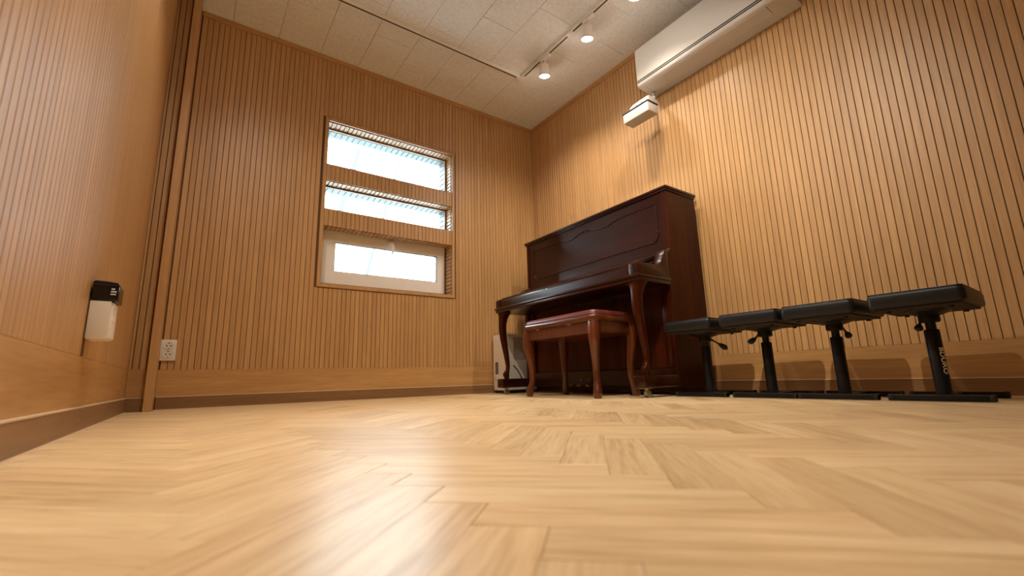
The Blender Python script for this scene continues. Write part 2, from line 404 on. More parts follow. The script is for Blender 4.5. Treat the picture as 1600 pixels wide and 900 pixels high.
# ------------------------------------------------------------------ herringbone floor
bm = bmesh.new(); box(bm, XL-.15, XR+.15, YN-.1, YB+.05, -.06, -.0012); floor = struct(obj('floor', bm, M['floorgap']))
PW, PL = .066, .32; U0, V0 = .5919, -.080; s2 = 2**.5
rx0, rx1, ry0, ry1 = XL+.001, XR-.001, YN+.001, YB-.001
def clip(poly):
    for ax, lim, sg in ((0, rx0, 1), (0, rx1, -1), (1, ry0, 1), (1, ry1, -1)):
        out = []
        for i in range(len(poly)):
            p, q = poly[i], poly[(i+1) % len(poly)]
            dp, dq = sg*(p[ax]-lim), sg*(q[ax]-lim)
            if dp >= 0: out.append(p)
            if dp*dq < 0:
                t = dp/(dp-dq); out.append((p[0]+(q[0]-p[0])*t, p[1]+(q[1]-p[1])*t))
        poly = out
        if len(poly) < 3: return None
    return poly
planks = []
for j in range(-16, 17):
    for k in range(-70, 71):
        bu, bv = U0+k*PW+j*PL, V0+k*PW-j*PL
        for kind in (0, 1):
            if kind == 0: u0, u1, v0, v1 = bu, bu+PL, bv, bv+PW
            else: u0, u1, v0, v1 = bu-PW, bu, bv, bv+PL
            cs = [((u-v)/s2, (u+v)/s2) for u, v in ((u0, v0), (u1, v0), (u1, v1), (u0, v1))]
            if max(c[0] for c in cs) < rx0 or min(c[0] for c in cs) > rx1 or max(c[1] for c in cs) < ry0 or min(c[1] for c in cs) > ry1: continue
            pl = clip(cs)
            if not pl: continue
            cx = sum(p[0] for p in pl)/len(pl); cy = sum(p[1] for p in pl)/len(pl)
            ar = abs(sum(pl[i][0]*pl[(i+1) % len(pl)][1]-pl[(i+1) % len(pl)][0]*pl[i][1] for i in range(len(pl))))/2
            if ar < .0002: continue
            d = rt2.dot(Vector((cx, cy, -CAM_H))); z = fw.dot(Vector((cx, cy, -CAM_H))); uy = up2.dot(Vector((cx, cy, -CAM_H)))
            vis = z > .05 and abs(d/z)*F_PX < 860 and abs(uy/z)*F_PX < 520
            planks.append((not vis, (cx*cx+cy*cy)**.5, pl, kind, ar))
planks.sort(key=lambda p: (p[0], p[1]))
def add_plank(bm, pl, kind, org=(0, 0)):
    cx = sum(p[0] for p in pl)/len(pl); cy = sum(p[1] for p in pl)/len(pl); c = .0007
    def sh(p, d):
        dx, dy = cx-p[0], cy-p[1]; L = (dx*dx+dy*dy)**.5 or 1
        return (p[0]+dx/L*d-org[0], p[1]+dy/L*d-org[1])
    lv = random.gauss(0, .03) if kind else random.gauss(-.02, .055)
    r_ = random.random()
    if r_ < .14: lv -= .10
    lv = max(-.26, min(.10, lv)); warm = random.uniform(-.02, .02)
    tint = (1+lv, 1+lv*1.15+warm, 1+lv*1.4+warm*1.5, 1)
    ou, ov = random.uniform(0, 60), random.uniform(0, 60)
    top = [bm.verts.new((*sh(p, .0014), 0)) for p in pl]; mid_ = [bm.verts.new((*sh(p, .0005), -c)) for p in pl]; bot = [bm.verts.new((*sh(p, .0005), -.004)) for p in pl]
    uvl = bm.loops.layers.uv.verify(); cl = bm.loops.layers.float_color.get('tint') or bm.loops.layers.float_color.new('tint')
    fs = [bm.faces.new(top)]; n = len(pl)
    for A, B in ((top, mid_), (mid_, bot)):
        for i in range(n): fs.append(bm.faces.new((A[i], B[i], B[(i+1) % n], A[(i+1) % n])))
    for f in fs:
        for l in f.loops:
            x, y = l.vert.co.x+org[0], l.vert.co.y+org[1]; u, v = (x+y)/s2, (y-x)/s2
            l[uvl].uv = ((u, v) if kind == 0 else (v, u)); l[uvl].uv.x += ou; l[uvl].uv.y += ov
            l[cl] = tint
    bmesh.ops.recalc_face_normals(bm, faces=fs)
rest = bmesh.new()
for i, (nv, d, pl, kind, ar) in enumerate(planks):
    if i < 300 and not nv:
        cx = sum(p[0] for p in pl)/len(pl); cy = sum(p[1] for p in pl)/len(pl)
        bm = bmesh.new(); add_plank(bm, pl, kind, (cx, cy))
        if bm.faces[:][0].normal.z < 0: bmesh.ops.reverse_faces(bm, faces=bm.faces)
        obj('plank', bm, M['floor'], floor, local=True, loc=(cx, cy, 0))
    else: add_plank(rest, pl, kind)
for f in rest.faces:
    if abs(f.normal.z) > .99 and f.normal.z < 0: f.normal_flip()
o = obj('far_planks', rest, M['floor'], floor); o['kind'] = 'stuff'

# ------------------------------------------------------------------ upright piano
PX0, PX1, PY0, PY1 = 2.175, 2.49, 1.51, 2.878      # case front, back, right end, left end
pn = thing('upright_piano', (2.2, 2.2, 0), 'glossy dark mahogany upright piano with curved legs against the slatted right wall', 'piano')
for ya, yb in ((PY0, PY0+.034), (PY1-.034, PY1)):
    bm = bmesh.new(); prism(bm, [(2.163, .047), (2.163, .60), (2.168, .80), (2.203, .83), (2.203, 1.188), (PX1, 1.188), (PX1, .047)], ya, yb, 'y', .002, 2)
    obj('side_panel', bm, M['mahog_z'], pn)
for ya, yb in ((PY0-.002, PY0+.055), (PY1-.055, PY1+.002)):
    pts = [(1.888, .640), (1.884, .68), (1.887, .702), (1.899, .710), (1.93, .708), (2.0, .706), (2.055, .709), (2.082, .722), (2.100, .745), (2.118, .775), (2.137, .806), (2.165, .815), (2.165, .640)]
    bm = bmesh.new(); prism(bm, pts, ya, yb, 'y', .003, 2); obj('arm', bm, M['mahog'], pn, True)
# key bed with stepped moulding
bm = bmesh.new(); box(bm, 1.89, 2.19, PY0+.004, PY1-.004, .612, .690); obj('key_bed', bm, M['mahog'], pn)
bm = bmesh.new()
box(bm, 1.876, 2.168, PY0-.008, PY1+.008, .626, .642, .004, 2); box(bm, 1.884, 2.166, PY0-.004, PY1+.004, .606, .628, .003, 2)
obj('key_bed_moulding', bm, M['mahog'], pn, True)
bm = bmesh.new(); box(bm, 1.898, 1.93, PY0+.055, PY1-.055, .640, .704, .003, 2); ks = obj('key_slip', bm, M['mahog'], pn, True)
bm = bmesh.new(); tube(bm, [(1.897, PY0+.078, .672), (1.897, PY1-.078, .672)], .0028, 8)
for yy in (PY0+.078, PY1-.078): sphere(bm, (1.897, yy, .672), .0045, n=10)
obj('moulding_bead', bm, M['mahog'], ks, True)
bm = bmesh.new(); lathe(bm, [(.001, 0), (.009, 0), (.010, .002), (.006, .004), (.001, .004)], 0, 0, 16)
bmesh.ops.rotate(bm, cent=(0, 0, 0), matrix=Matrix.Rotation(-PI/2, 3, 'Y'), verts=bm.verts); bmesh.ops.translate(bm, vec=(1.896, 2.27, .690), verts=bm.verts); obj('lock', bm, M['steel'], ks, True)
# sloping fallboard
pts = [(1.905, .700), (1.902, .708), (1.906, .716), (1.918, .721), (1.94, .724), (2.13, .788), (2.172, .806), (2.172, .790), (2.14, .772), (1.94, .705)]
bm = bmesh.new(); prism(bm, pts, PY0+.058, PY1-.058, 'y', .001); obj('fallboard', bm, M['mahog'], pn, True)
# upper panel and its frame
bm = bmesh.new(); box(bm, 2.207, 2.222, PY0+.034, PY1-.034, .790, 1.188, .001); up_ = obj('upper_panel', bm, M['mahog'], pn)
XF = 2.206
def bead(pts, r=.0032): 
    bm = bmesh.new(); tube(bm, [(XF, a, b_) for a, b_ in pts], r, 8); return bm
yr, yl, yc = 1.588, 2.790, 2.189
top = [(yr+.012, 1.122), (1.70, 1.122), (1.86, 1.121), (1.93, 1.112), (1.985, 1.098), (2.05, 1.100), (2.105, 1.113), (2.14, 1.126), (2.160, 1.126)]
topp = [(p.x, p.y) for p in smooth_poly([(a, b_, 0) for a, b_ in top], 5)]
obj('panel_moulding', bead(topp), M['mahog'], up_, True)
obj('panel_moulding', bead([(2*yc-a, b_) for a, b_ in topp]), M['mahog'], up_, True)
cen = [(yc-.022, 1.120), (yc-.007, 1.128), (yc, 1.131), (yc+.007, 1.128), (yc+.022, 1.120)]
obj('panel_moulding', bead(cen, .0025), M['mahog'], up_, True)
def side_bead(m_):
    f = (lambda a: a) if m_ else (lambda a: 2*yc-a)
    a = [(f(yr), 1.115), (f(yr), .955)]
    arc = [(f(yr), .935), (f(yr+.004), .915), (f(yr+.014), .900), (f(yr+.028), .891), (f(yr+.042), .888)]
    return bead(a), bead(arc)
for s_ in (1, 0):
    A_, B_ = side_bead(s_); obj('panel_moulding', A_, M['mahog'], up_, True); obj('panel_moulding', B_, M['mahog'], up_, True)
obj('panel_moulding', bead([(yr+.05, .888), (2*yc-yr-.05, .888)]), M['mahog'], up_, True)
for a, b_ in ((yr+.004, 1.124), (yr, .945), (yr+.047, .888), (2*yc-yr-.004, 1.124), (2*yc-yr, .945), (2*yc-yr-.047, .888), (yc-.027, 1.122), (yc+.027, 1.122)):
    bm = bmesh.new()
    sphere(bm, (XF-.001, a, b_), .006, .8, 1, 1, 10); sphere(bm, (XF-.001, a+.009, b_+.003), .0045, .8, 1, 1, 8); sphere(bm, (XF-.001, a-.008, b_-.004), .0045, .8, 1, 1, 8)
    sphere(bm, (XF-.001, a+.002, b_+.009), .0035, .8, 1, 1, 8)
    obj('carved_ornament', bm, M['mahog_z'], up_, True)
# lid with moulded underside
bm = bmesh.new(); box(bm, 2.188, 2.494, PY0-.014, PY1+.014, 1.195, 1.213, .005, 3); obj('lid', bm, M['mahog'], pn, True)
bm = bmesh.new(); box(bm, 2.196, 2.492, PY0-.007, PY1+.007, 1.184, 1.196, .003, 2); obj('lid_moulding', bm, M['mahog'], pn, True)
# lower panel, stiles, bottom rail
bm = bmesh.new(); box(bm, 2.200, 2.215, PY0+.034, PY1-.034, .150, .612); obj('lower_panel', bm, M['mahog_z'], pn)
for ya, yb in ((PY0+.036, PY0+.085), (PY1-.085, PY1-.036)):
    bm = bmesh.new(); box(bm, 2.182, 2.201, ya, yb, .150, .606, .004, 2); obj('stile', bm, M['mahog_z'], pn, True)
bm = bmesh.new(); box(bm, 2.178, 2.215, PY0+.034, PY1-.034, .050, .148, .003, 2); obj('bottom_rail', bm, M['mahog'], pn)
bm = bmesh.new(); box(bm, 2.215, 2.485, PY0+.034, PY1-.034, .055, 1.18); obj('back_frame', bm, M['under'], pn)
for yy in (2.290, 2.210, 2.130):
    bm = bmesh.new(); box(bm, 2.085, 2.19, yy-.011, yy+.011, .052, .060, .003, 2)
    lathe(bm, [(.001, .050), (.017, .051), (.019, .056), (.015, .062), (.001, .063)], 2.088, yy, 16); obj('pedal', bm, M['brass'], pn, True)
    bm = bmesh.new(); sphere(bm, (2.177, yy-.002, .092), .006, n=10); obj('pedal_screw', bm, M['steel'], pn, True)
# toe blocks with castors, front legs
def ringpt(cx, cy, z, hx, hy, n=16, sq=.5):
    out = []
    for k in range(n):
        a = 2*PI*k/n; c, s = math.cos(a), math.sin(a)
        out.append((cx+hx*math.copysign(abs(c)**sq, c), cy+hy*math.copysign(abs(s)**sq, s), z))
    return out
for s_, yc_ in ((1, PY0+.040), (-1, PY1-.040)):
    bm = bmesh.new(); box(bm, 1.880, 2.195, yc_-.038, yc_+.038, .047, .112, .008, 3); tb = obj('toe_block', bm, M['mahog'], pn, True)
    bm = bmesh.new(); box(bm, 1.905, 1.955, yc_-.026, yc_+.026, .043, .048, .001)
    tube(bm, [(1.93, yc_, .045), (1.938, yc_, .034)], .008, 8)
    obj('caster_plate', bm, M['brass'], tb, True)
    bm = bmesh.new(); tube(bm, [(1.940, yc_-.010, .019), (1.940, yc_+.010, .019)], .019, 16); obj('caster_wheel', bm, M['steel'], tb, True)
    # cabriole leg: scroll bracket at the top, knee forward, ankle back, ball foot
    secs = [(.607, 1.935, .046, .046), (.595, 1.932, .040, .042), (.575, 1.926, .033, .036), (.552, 1.920, .028, .032), (.52, 1.915, .025, .029), (.47, 1.914, .024, .028), (.41, 1.921, .022, .025), (.35, 1.932, .020, .022),
            (.29, 1.943, .0175, .0195), (.24, 1.951, .0155, .0165), (.205, 1.955, .014, .0145), (.178, 1.952, .0135, .0135), (.165, 1.945, .018, .016), (.150, 1.938, .023, .018), (.135, 1.938, .022, .019), (.122, 1.942, .016, .017), (.112, 1.943, .017, .018)]
    bm = bmesh.new(); loft(bm, [ringpt(cx, yc_, z, hx, hy, 16, .62) for z, cx, hx, hy in secs]); obj('leg', bm, M['mahog_z'], pn, True)
    # curved bracket wings beside the leg top
    yw = yc_+s_*.04
    pr = [(yw, .606), (yw, .545), (yw+s_*.008, .570), (yw+s_*.024, .590), (yw+s_*.045, .598), (yw+s_*.075, .600), (yw+s_*.08, .606)]
    pr = [(yc_+s_*.012, .606), (yc_+s_*.012, .535), (yc_+s_*.022, .535), (yc_+s_*.028, .562), (yc_+s_*.038, .582), (yc_+s_*.050, .594), (yc_+s_*.064, .599), (yc_+s_*.066, .606)]
    bm = bmesh.new(); prism(bm, pr, 1.905, 1.945, 'x', .003, 2); obj('leg_bracket', bm, M['mahog_z'], pn, True)

# ------------------------------------------------------------------ piano bench
bx0, bx1, by0, by1 = 1.722, 2.082, 1.690, 2.335
bn = thing('piano_bench', ((bx0+bx1)/2, (by0+by1)/2, 0), 'reddish brown piano bench with burgundy padded seat and curved legs in front of the piano', 'bench')
def rrect(x0, x1, y0, y1, r, z, n=6):
    out = []
    for cx, cy, a0 in ((x1-r, y1-r, 0), (x0+r, y1-r, 90), (x0+r, y0+r, 180), (x1-r, y0+r, 270)):
        for k in range(n+1):
            a = math.radians(a0+90*k/n); out.append((cx+r*math.cos(a), cy+r*math.sin(a), z))
    return out
def rstack(bm, x0, x1, y0, y1, prof, r):
    loft(bm, [rrect(x0+i, x1-i, y0+i, y1-i, max(.004, r-i), z) for i, z in prof])
bm = bmesh.new(); rstack(bm, bx0, bx1, by0, by1, [(.010, .408), (.003, .410), (.0, .416), (0, .430), (.003, .440), (.010, .446)], .045); obj('seat_rim', bm, M['bench'], bn, True)
bm = bmesh.new(); rstack(bm, bx0+.010, bx1-.010, by0+.010, by1-.010, [(.004, .444), (0, .448), (.001, .458), (.008, .466), (.022, .472), (.045, .475), (.09, .476)], .040)
cu = obj('seat_cushion', bm, M['vinyl'], bn, True)
bm = bmesh.new()
tube(bm, [tuple(p) for p in rrect(bx0+.009, bx1-.009, by0+.009, by1-.009, .038, .447)]+[rrect(bx0+.009, bx1-.009, by0+.009, by1-.009, .038, .447)[0]], .0035, 6, False); obj('piping', bm, M['vinyl'], cu, True)
for xx in (bx0+.11, (bx0+bx1)/2, bx1-.11):
    for yy in (by0+.13, (by0+by1)/2, by1-.13):
        bm = bmesh.new(); sphere(bm, (xx, yy, .4755), .008, 1, 1, .4, 10); obj('button', bm, M['vinyl'], cu, True)
bm = bmesh.new()
for a in ((bx0+.018, bx0+.036, by0+.03, by1-.03), (bx1-.036, bx1-.018, by0+.03, by1-.03), (bx0+.03, bx1-.03, by0+.018, by0+.036), (bx0+.03, bx1-.03, by1-.036, by1-.018)):
    box(bm, *a, .345, .409, .003, 2)
box(bm, bx0+.03, bx1-.03, by0+.03, by1-.03, .343, .352)
obj('apron', bm, M['bench'], bn)
for yy in (1.90, 2.19):
    bm = bmesh.new(); box(bm, bx0+.014, bx0+.020, yy-.015, yy+.015, .402, .410, .001); obj('hinge', bm, M['brass'], bn)
for sx in (-1, 1):
    for sy in (-1, 1):
        cx, cy = (bx0+.034 if sx < 0 else bx1-.034), (by0+.034 if sy < 0 else by1-.034)
        secs = [(.408, 0, .034), (.38, .004, .036), (.345, .006, .037), (.31, .006, .035), (.27, .002, .031), (.22, -.005, .026), (.16, -.010, .022), (.11, -.010, .0195), (.08, -.006, .020), (.055, 0, .0235), (.035, .004, .0265), (.022, .005, .0265), (.012, .005, .023), (.0, .005, .021)]
        bm = bmesh.new(); loft(bm, [ringpt(cx+sx*d*1.0, cy+sy*d*1.0, z, h_*.84, h_*.84, 16, .75) for z, d, h_ in secs]); obj('leg', bm, M['bench'], bn, True)

# ------------------------------------------------------------------ padded black stools
def make_stool(lever):
    """local: centre of the stem at the origin; x away from the camera side, y along the wall"""
    t = thing('padded_stool', (0, 0, 0), '', 'stool')
    bm = bmesh.new(); px, py = .170, .1325
    rings = []
    for ins, z in ((.012, .324), (.004, .326), (.0, .332), (0, .366), (.003, .374), (.010, .380), (.030, .3825), (.07, .384)):
        rings.append(rrect(-px+ins, px-ins, -py+ins, py-ins, max(.004, .020-ins*.3), z))
    loft(bm, rings); seat = obj('seat', bm, M['blackvinyl'], t, True, True)
    bm = bmesh.new()
    r0 = rrect(-px+.006, px-.006, -py+.006, py-.006, .016, .378); tube(bm, r0+[r0[0]], .0022, 6, False); obj('seam', bm, M['blackvinyl'], seat, True, True)
    bm = bmesh.new(); box(bm, -px+.014, px-.014, -py+.014, py-.014, .318, .3255, .002); obj('seat_board', bm, M['under'], t, False, True)
    bm = bmesh.new()
    loft(bm, [ringpt(0, 0, .318, .080, .062, 16, .5), ringpt(0, 0, .312, .078, .060, 16, .5), ringpt(0, 0, .300, .040, .036, 16, .6)]); obj('mounting_plate', bm, M['blackmetal'], t, True, True)
    for sx in (-1, 1):
        for sy in (-1, 1):
            bm = bmesh.new(); lathe(bm, [(.001, .310), (.007, .310), (.008, .313), (.008, .319), (.001, .319)], sx*.118, sy*.085, 10); obj('bolt', bm, M['blackmetal'], t, True, True)
    bm = bmesh.new(); lathe(bm, [(.001, .302), (.030, .302), (.031, .296), (.031, .278), (.026, .274), (.001, .274)], 0, 0, 20); obj('collar', bm, M['blackmetal'], t, True, True)
    bm = bmesh.new(); lathe(bm, [(.0145, .235), (.0145, .276)], 0, 0, 20); obj('inner_post', bm, M['blackmetal'], t, True, True)
    bm = bmesh.new(); lathe(bm, [(.001, .018), (.0225, .018), (.0225, .245), (.0205, .248), (.001, .248)], 0, 0, 28); post = obj('post', bm, M['blackmetal'], t, True, True)
    # clamp lever
    d, drop, L = lever
    dv = Vector(d).normalized()
    a = Vector((0, 0, .288))+dv*.026; b_ = Vector((0, 0, .288-drop*.5))+dv*(.026+L*.5); c = Vector((0, 0, .288-drop))+dv*(.026+L)
    bm = bmesh.new(); tube(bm, [a, b_], [.0045, .004], 8); tube(bm, [b_-(c-b_)*.05, b_+(c-b_)*.35, b_+(c-b_)*.75, c], [.005, .0125, .0135, .006], 10); obj('lever', bm, M['blackmatte'], t, True, True)
    # H base: two flat bars along the wall and a cross piece
    for xx in (-.085, .185):
        bm = bmesh.new(); box(bm, xx-.015, xx+.015, -.137, .137, .0, .022, .004, 2); f = obj('foot_bar', bm, M['blackmetal'], t, True, True)
        for yy in (-.137, .137):
            bm = bmesh.new(); box(bm, xx-.0165, xx+.0165, yy-(.0 if yy < 0 else .014), yy+(.014 if yy < 0 else .0), -.0, .0235, .004, 2); bmesh.ops.translate(bm, vec=(0, 0, 0), verts=bm.verts); obj('end_cap', bm, M['blackmatte'], f, True, True)
    bm = bmesh.new(); box(bm, -.07, .17, -.021, .021, .004, .020, .002); obj('cross_bar', bm, M['blackmetal'], t, True, True)
    return t, post
def children(o): return [c for c in bpy.data.objects if c.parent == o]
def copy_tree(o, parent=None):
    c = o.copy(); C.objects.link(c); c.parent = parent
    for ch in children(o): copy_tree(ch, c)
    return c
ps, _ = make_stool(((.55, -.8, 0), .055, .075))
SX = 2.185
spots = [(1.350, 'black padded stool standing closest to the piano, its lever pointing right', 0, ((.55, -.8, 0), .060, .070)),
         (1.0435, 'second black padded stool from the piano, its lever pointing left', 0, ((-.6, .8, 0), .040, .035)),
         (.760, 'third black padded stool from the piano, short lever to the right of its post', 0, ((.5, -.85, 0), .046, .022)),
         (.4595, 'nearest black padded stool, pale lettering printed down its post', 0, ((-.7, .75, 0), .042, .016))]
for i, (yy, lab, rz, lv) in enumerate(spots):
    o = ps if i == 0 else copy_tree(ps)
    o.location = (SX, yy, 0); o.rotation_euler.z = math.radians([1.0, 1.5, -.5, 1.2][i]); o['label'] = lab; o['group'] = 'row of black padded stools'
    if i:
        for ch in children(o):
            if ch.name.startswith('lever'):
                bpy.data.objects.remove(ch)
        d, drop, L = lv; dv = Vector(d).normalized()
        a = Vector((0, 0, .288))+dv*.026; b_ = Vector((0, 0, .288-drop*.5))+dv*(.026+L*.5); c = Vector((0, 0, .288-drop))+dv*(.026+L)
        if i == 1: c += Vector((-.004, .012, 0))
        bm = bmesh.new(); tube(bm, [a, b_], [.0045, .0045], 8); tube(bm, [b_-(c-b_)*.05, b_+(c-b_)*.35, b_+(c-b_)*.75, c], [.006, .0125, .0135, .007], 10); obj('lever', bm, M['blackmatte'], o, True, True)
    last = o
# lettering wrapped round the last stool's post, read from top to bottom
post4 = [c for c in children(last) if c.name.startswith('post')][0]
tcu = bpy.data.curves.new('lettering', 'FONT'); tcu.body = 'BDURO'; tcu.size = .026; tcu.space_character = 1.02; tcu.offset = .0004
to = bpy.data.objects.new('lettering', tcu); C.objects.link(to)
bpy.context.view_layer.update(); dg = bpy.context.evaluated_depsgraph_get()
me = bpy.data.meshes.new_from_object(to.evaluated_get(dg)); bpy.data.objects.remove(to)
bm = bmesh.new(); bm.from_mesh(me)
bmesh.ops.subdivide_edges(bm, edges=[e for e in bm.edges if e.calc_length() > .004], cuts=2)
xsv = [v.co.x for v in bm.verts]; x0 = min(xsv); Lx = max(xsv)-x0
ang0 = math.atan2(-.4595, -SX)+math.radians(45)      # seen right of the post's middle
for v in bm.verts:
    along, hgt = (v.co.x-x0)/Lx*.092, (v.co.y-.009)*.88   # reading direction runs down the post, letter tops to the right
    a = ang0+hgt/.0228; v.co = Vector((.0229*math.cos(a), .0229*math.sin(a), .182-along))
obj('lettering', bm, M['text'], post4, False, True, label='pale printed lettering')

# ------------------------------------------------------------------ air purifier behind the piano's left leg
ap = thing('air_purifier', (2.17, 3.05, 0), 'white box-shaped air purifier on the floor between the piano and the back wall', 'air purifier')
bm = bmesh.new(); box(bm, 2.02, 2.32, 2.955, 3.14, .022, .463, .006, 3); bd = obj('body', bm, M['white'], ap, True)
bm = bmesh.new(); box(bm, 2.035, 2.305, 2.965, 3.13, 0, .024, .002); obj('base', bm, M['blackmatte'], ap)
bm = bmesh.new(); box(bm, 2.0192, 2.03, 3.066, 3.112, .147, .246, .002); obj('hand_grip', bm, M['grey'], ap)
bm = bmesh.new()
for z0_, z1_ in ((.088, .096), (.100, .128)): box(bm, 2.0195, 2.03, 3.104, 3.109, z0_, z1_)
obj('printed_mark', bm, M['grey'], ap)
bm = bmesh.new(); box(bm, 2.10, 2.27, 2.9545, 2.96, .258, .435); vt = obj('vent', bm, M['blackmatte'], ap)
bm = bmesh.new()
for i in range(-9, 15):
    xa = 2.10+i*.012
    a, b_ = (xa, .258), (xa+.10, .435)
    t0 = max(0, (2.10-a[0])/.10); t1 = min(1, (2.27-a[0])/.10)
    if t1-t0 > .05:
        p0 = (a[0]+.10*t0, 2.953, a[1]+.177*t0); p1 = (a[0]+.10*t1, 2.953, a[1]+.177*t1); tube(bm, [p0, p1], .0020, 5)
for i in range(1, 9): box(bm, 2.10, 2.27, 2.952, 2.956, .258+i*.0197, .2605+i*.0197)
ob = obj('vent_ribs', bm, M['white'], vt); ob['kind'] = 'stuff'
bm = bmesh.new(); tube(bm, smooth_poly([(2.085, 2.95, .215), (2.13, 2.945, .17), (2.17, 2.943, .10), (2.205, 2.945, .06), (2.21, 2.945, .01)], 5), .003, 8); obj('power_cord', bm, M['blackmatte'], ap, True)

# ------------------------------------------------------------------ split air conditioner
ac = thing('air_conditioner', (2.44, 1.25, 2.05), 'long white wall-mounted air conditioner high on the right wall', 'air conditioner')
ay0, ay1 = .775, 1.742
pr = [(XR-.002, 2.045), (2.368, 2.052), (2.352, 2.058), (2.345, 2.070), (2.345, 2.083), (2.351, 2.084), (2.351, 2.089), (2.345, 2.090), (2.345, 2.094), (2.351, 2.095), (2.351, 2.100), (2.345, 2.101), (2.345, 2.325), (2.352, 2.345), (2.372, 2.355), (XR-.002, 2.355)]
bm = bmesh.new(); prism(bm, pr, ay0, ay1, 'y', .004, 2); obj('housing', bm, M['acwhite'], ac, True)
for z_ in (2.0805, 2.0935):
    bm = bmesh.new(); box(bm, 2.3443, 2.353, ay0+.004, ay1-.004, z_, z_+.0080); obj('dark_gap', bm, M['blackmatte'], ac)
bm = bmesh.new()
zz = lambda x: 2.045+(XR-x)*(.007/.160)
prism(bm, [(2.372, 2.0498), (2.46, 2.0462), (2.46, 2.0505), (2.372, 2.054)], .895, 1.700, 'y', .0008); obj('louver_flap', bm, M['acwhite'], ac)
for ya in (.8935, 1.7015):
    bm = bmesh.new(); prism(bm, [(2.372, 2.0512), (2.44, 2.0482), (2.44, 2.053), (2.372, 2.055)], ya-.0012, ya+.0012, 'y'); obj('flap_gap', bm, M['grey'], ac)

# ------------------------------------------------------------------ small white unit below it
M['unit'] = base_mat('unit_plastic', (.50, .48, .45), .55)
wu = thing('wall_unit', (2.4, 1.745, 1.82), 'small white box unit with a black band on a bracket below the air conditioner', 'wall unit')
bm = bmesh.new(); box(bm, 2.300, 2.400, 1.640, 1.850, 1.817, 1.884, .004, 2); obj('lower_case', bm, M['unit'], wu, True)
bm = bmesh.new(); box(bm, 2.296, 2.404, 1.636, 1.854, 1.884, 1.891, .001); obj('black_band', bm, M['blackmatte'], wu)
bm = bmesh.new(); prism(bm, [(1.645, 1.891), (1.825, 1.891), (1.808, 1.910), (1.795, 1.922), (1.770, 1.930), (1.720, 1.934), (1.645, 1.934)], 2.318, 2.395, 'x', .004, 2); obj('upper_case', bm, M['unit'], wu, True)
for yy, zz_ in ((1.745, 1.908), (1.70, 1.912)):
    bm = bmesh.new(); lathe(bm, [(.001, 0), (.0035, 0), (.0035, .003), (.001, .003)], 0, 0, 10)
    bmesh.ops.rotate(bm, cent=(0, 0, 0), matrix=Matrix.Rotation(-PI/2, 3, 'Y'), verts=bm.verts); bmesh.ops.translate(bm, vec=(2.319, yy, zz_), verts=bm.verts); obj('screw', bm, M['blackmatte'], wu)
bm = bmesh.new(); box(bm, 2.39, 2.43, 1.660, 1.690, 1.900, 1.945, .003, 2)
tube(bm, [(2.415, 1.675, 1.925), (2.47, 1.71, 2.049)], .011, 10); obj('bracket', bm, M['unit'], wu, True)
for zz_ in (1.965, 1.985):
    bm = bmesh.new(); sphere(bm, (2.39+(zz_-1.965)*.3+.014, 1.672, zz_-.02), .004, n=8); obj('screw', bm, M['steel'], wu)

# ------------------------------------------------------------------ ceiling track with spotlights
TKX, TKY, TZ = 1.972, 2.570, H-.022
tk = thing('lighting_track', (TKX, TKY, H), 'slim white lighting track running round the ceiling with dark slots', 'track')
def seg(x0, x1, y0, y1):
    bm = bmesh.new(); box(bm, x0, x1, y0, y1, TZ, H, .002); r = obj('rail', bm, M['trackw'], tk)
    bm = bmesh.new()
    if x1-x0 > y1-y0: box(bm, x0+.03, x1-.03, (y0+y1)/2-.006, (y0+y1)/2+.006, TZ-.0006, TZ+.002)
    else: box(bm, (x0+x1)/2-.006, (x0+x1)/2+.006, y0+.03, y1-.03, TZ-.0006, TZ+.002)
    obj('slot', bm, M['slot'], r)
hw = .017; TXL, TYN = .14, .58
seg(TXL+hw, TKX-hw, TKY-hw, TKY+hw); seg(TKX-hw, TKX+hw, 1.985, TKY+.0-hw); seg(TKX-hw, TKX+hw, TYN+hw, 1.985)
seg(TXL-hw, TXL+hw, TYN+hw, TKY-hw); seg(TXL+hw, TKX-hw, TYN-hw, TYN+hw)
for x_, y_ in ((TKX, TKY), (TXL, TKY), (TKX, TYN), (TXL, TYN)):
    bm = bmesh.new(); box(bm, x_-.02, x_+.02, y_-.02, y_+.02, TZ-.002, H, .003); obj('corner_joint', bm, M['trackw'], tk)
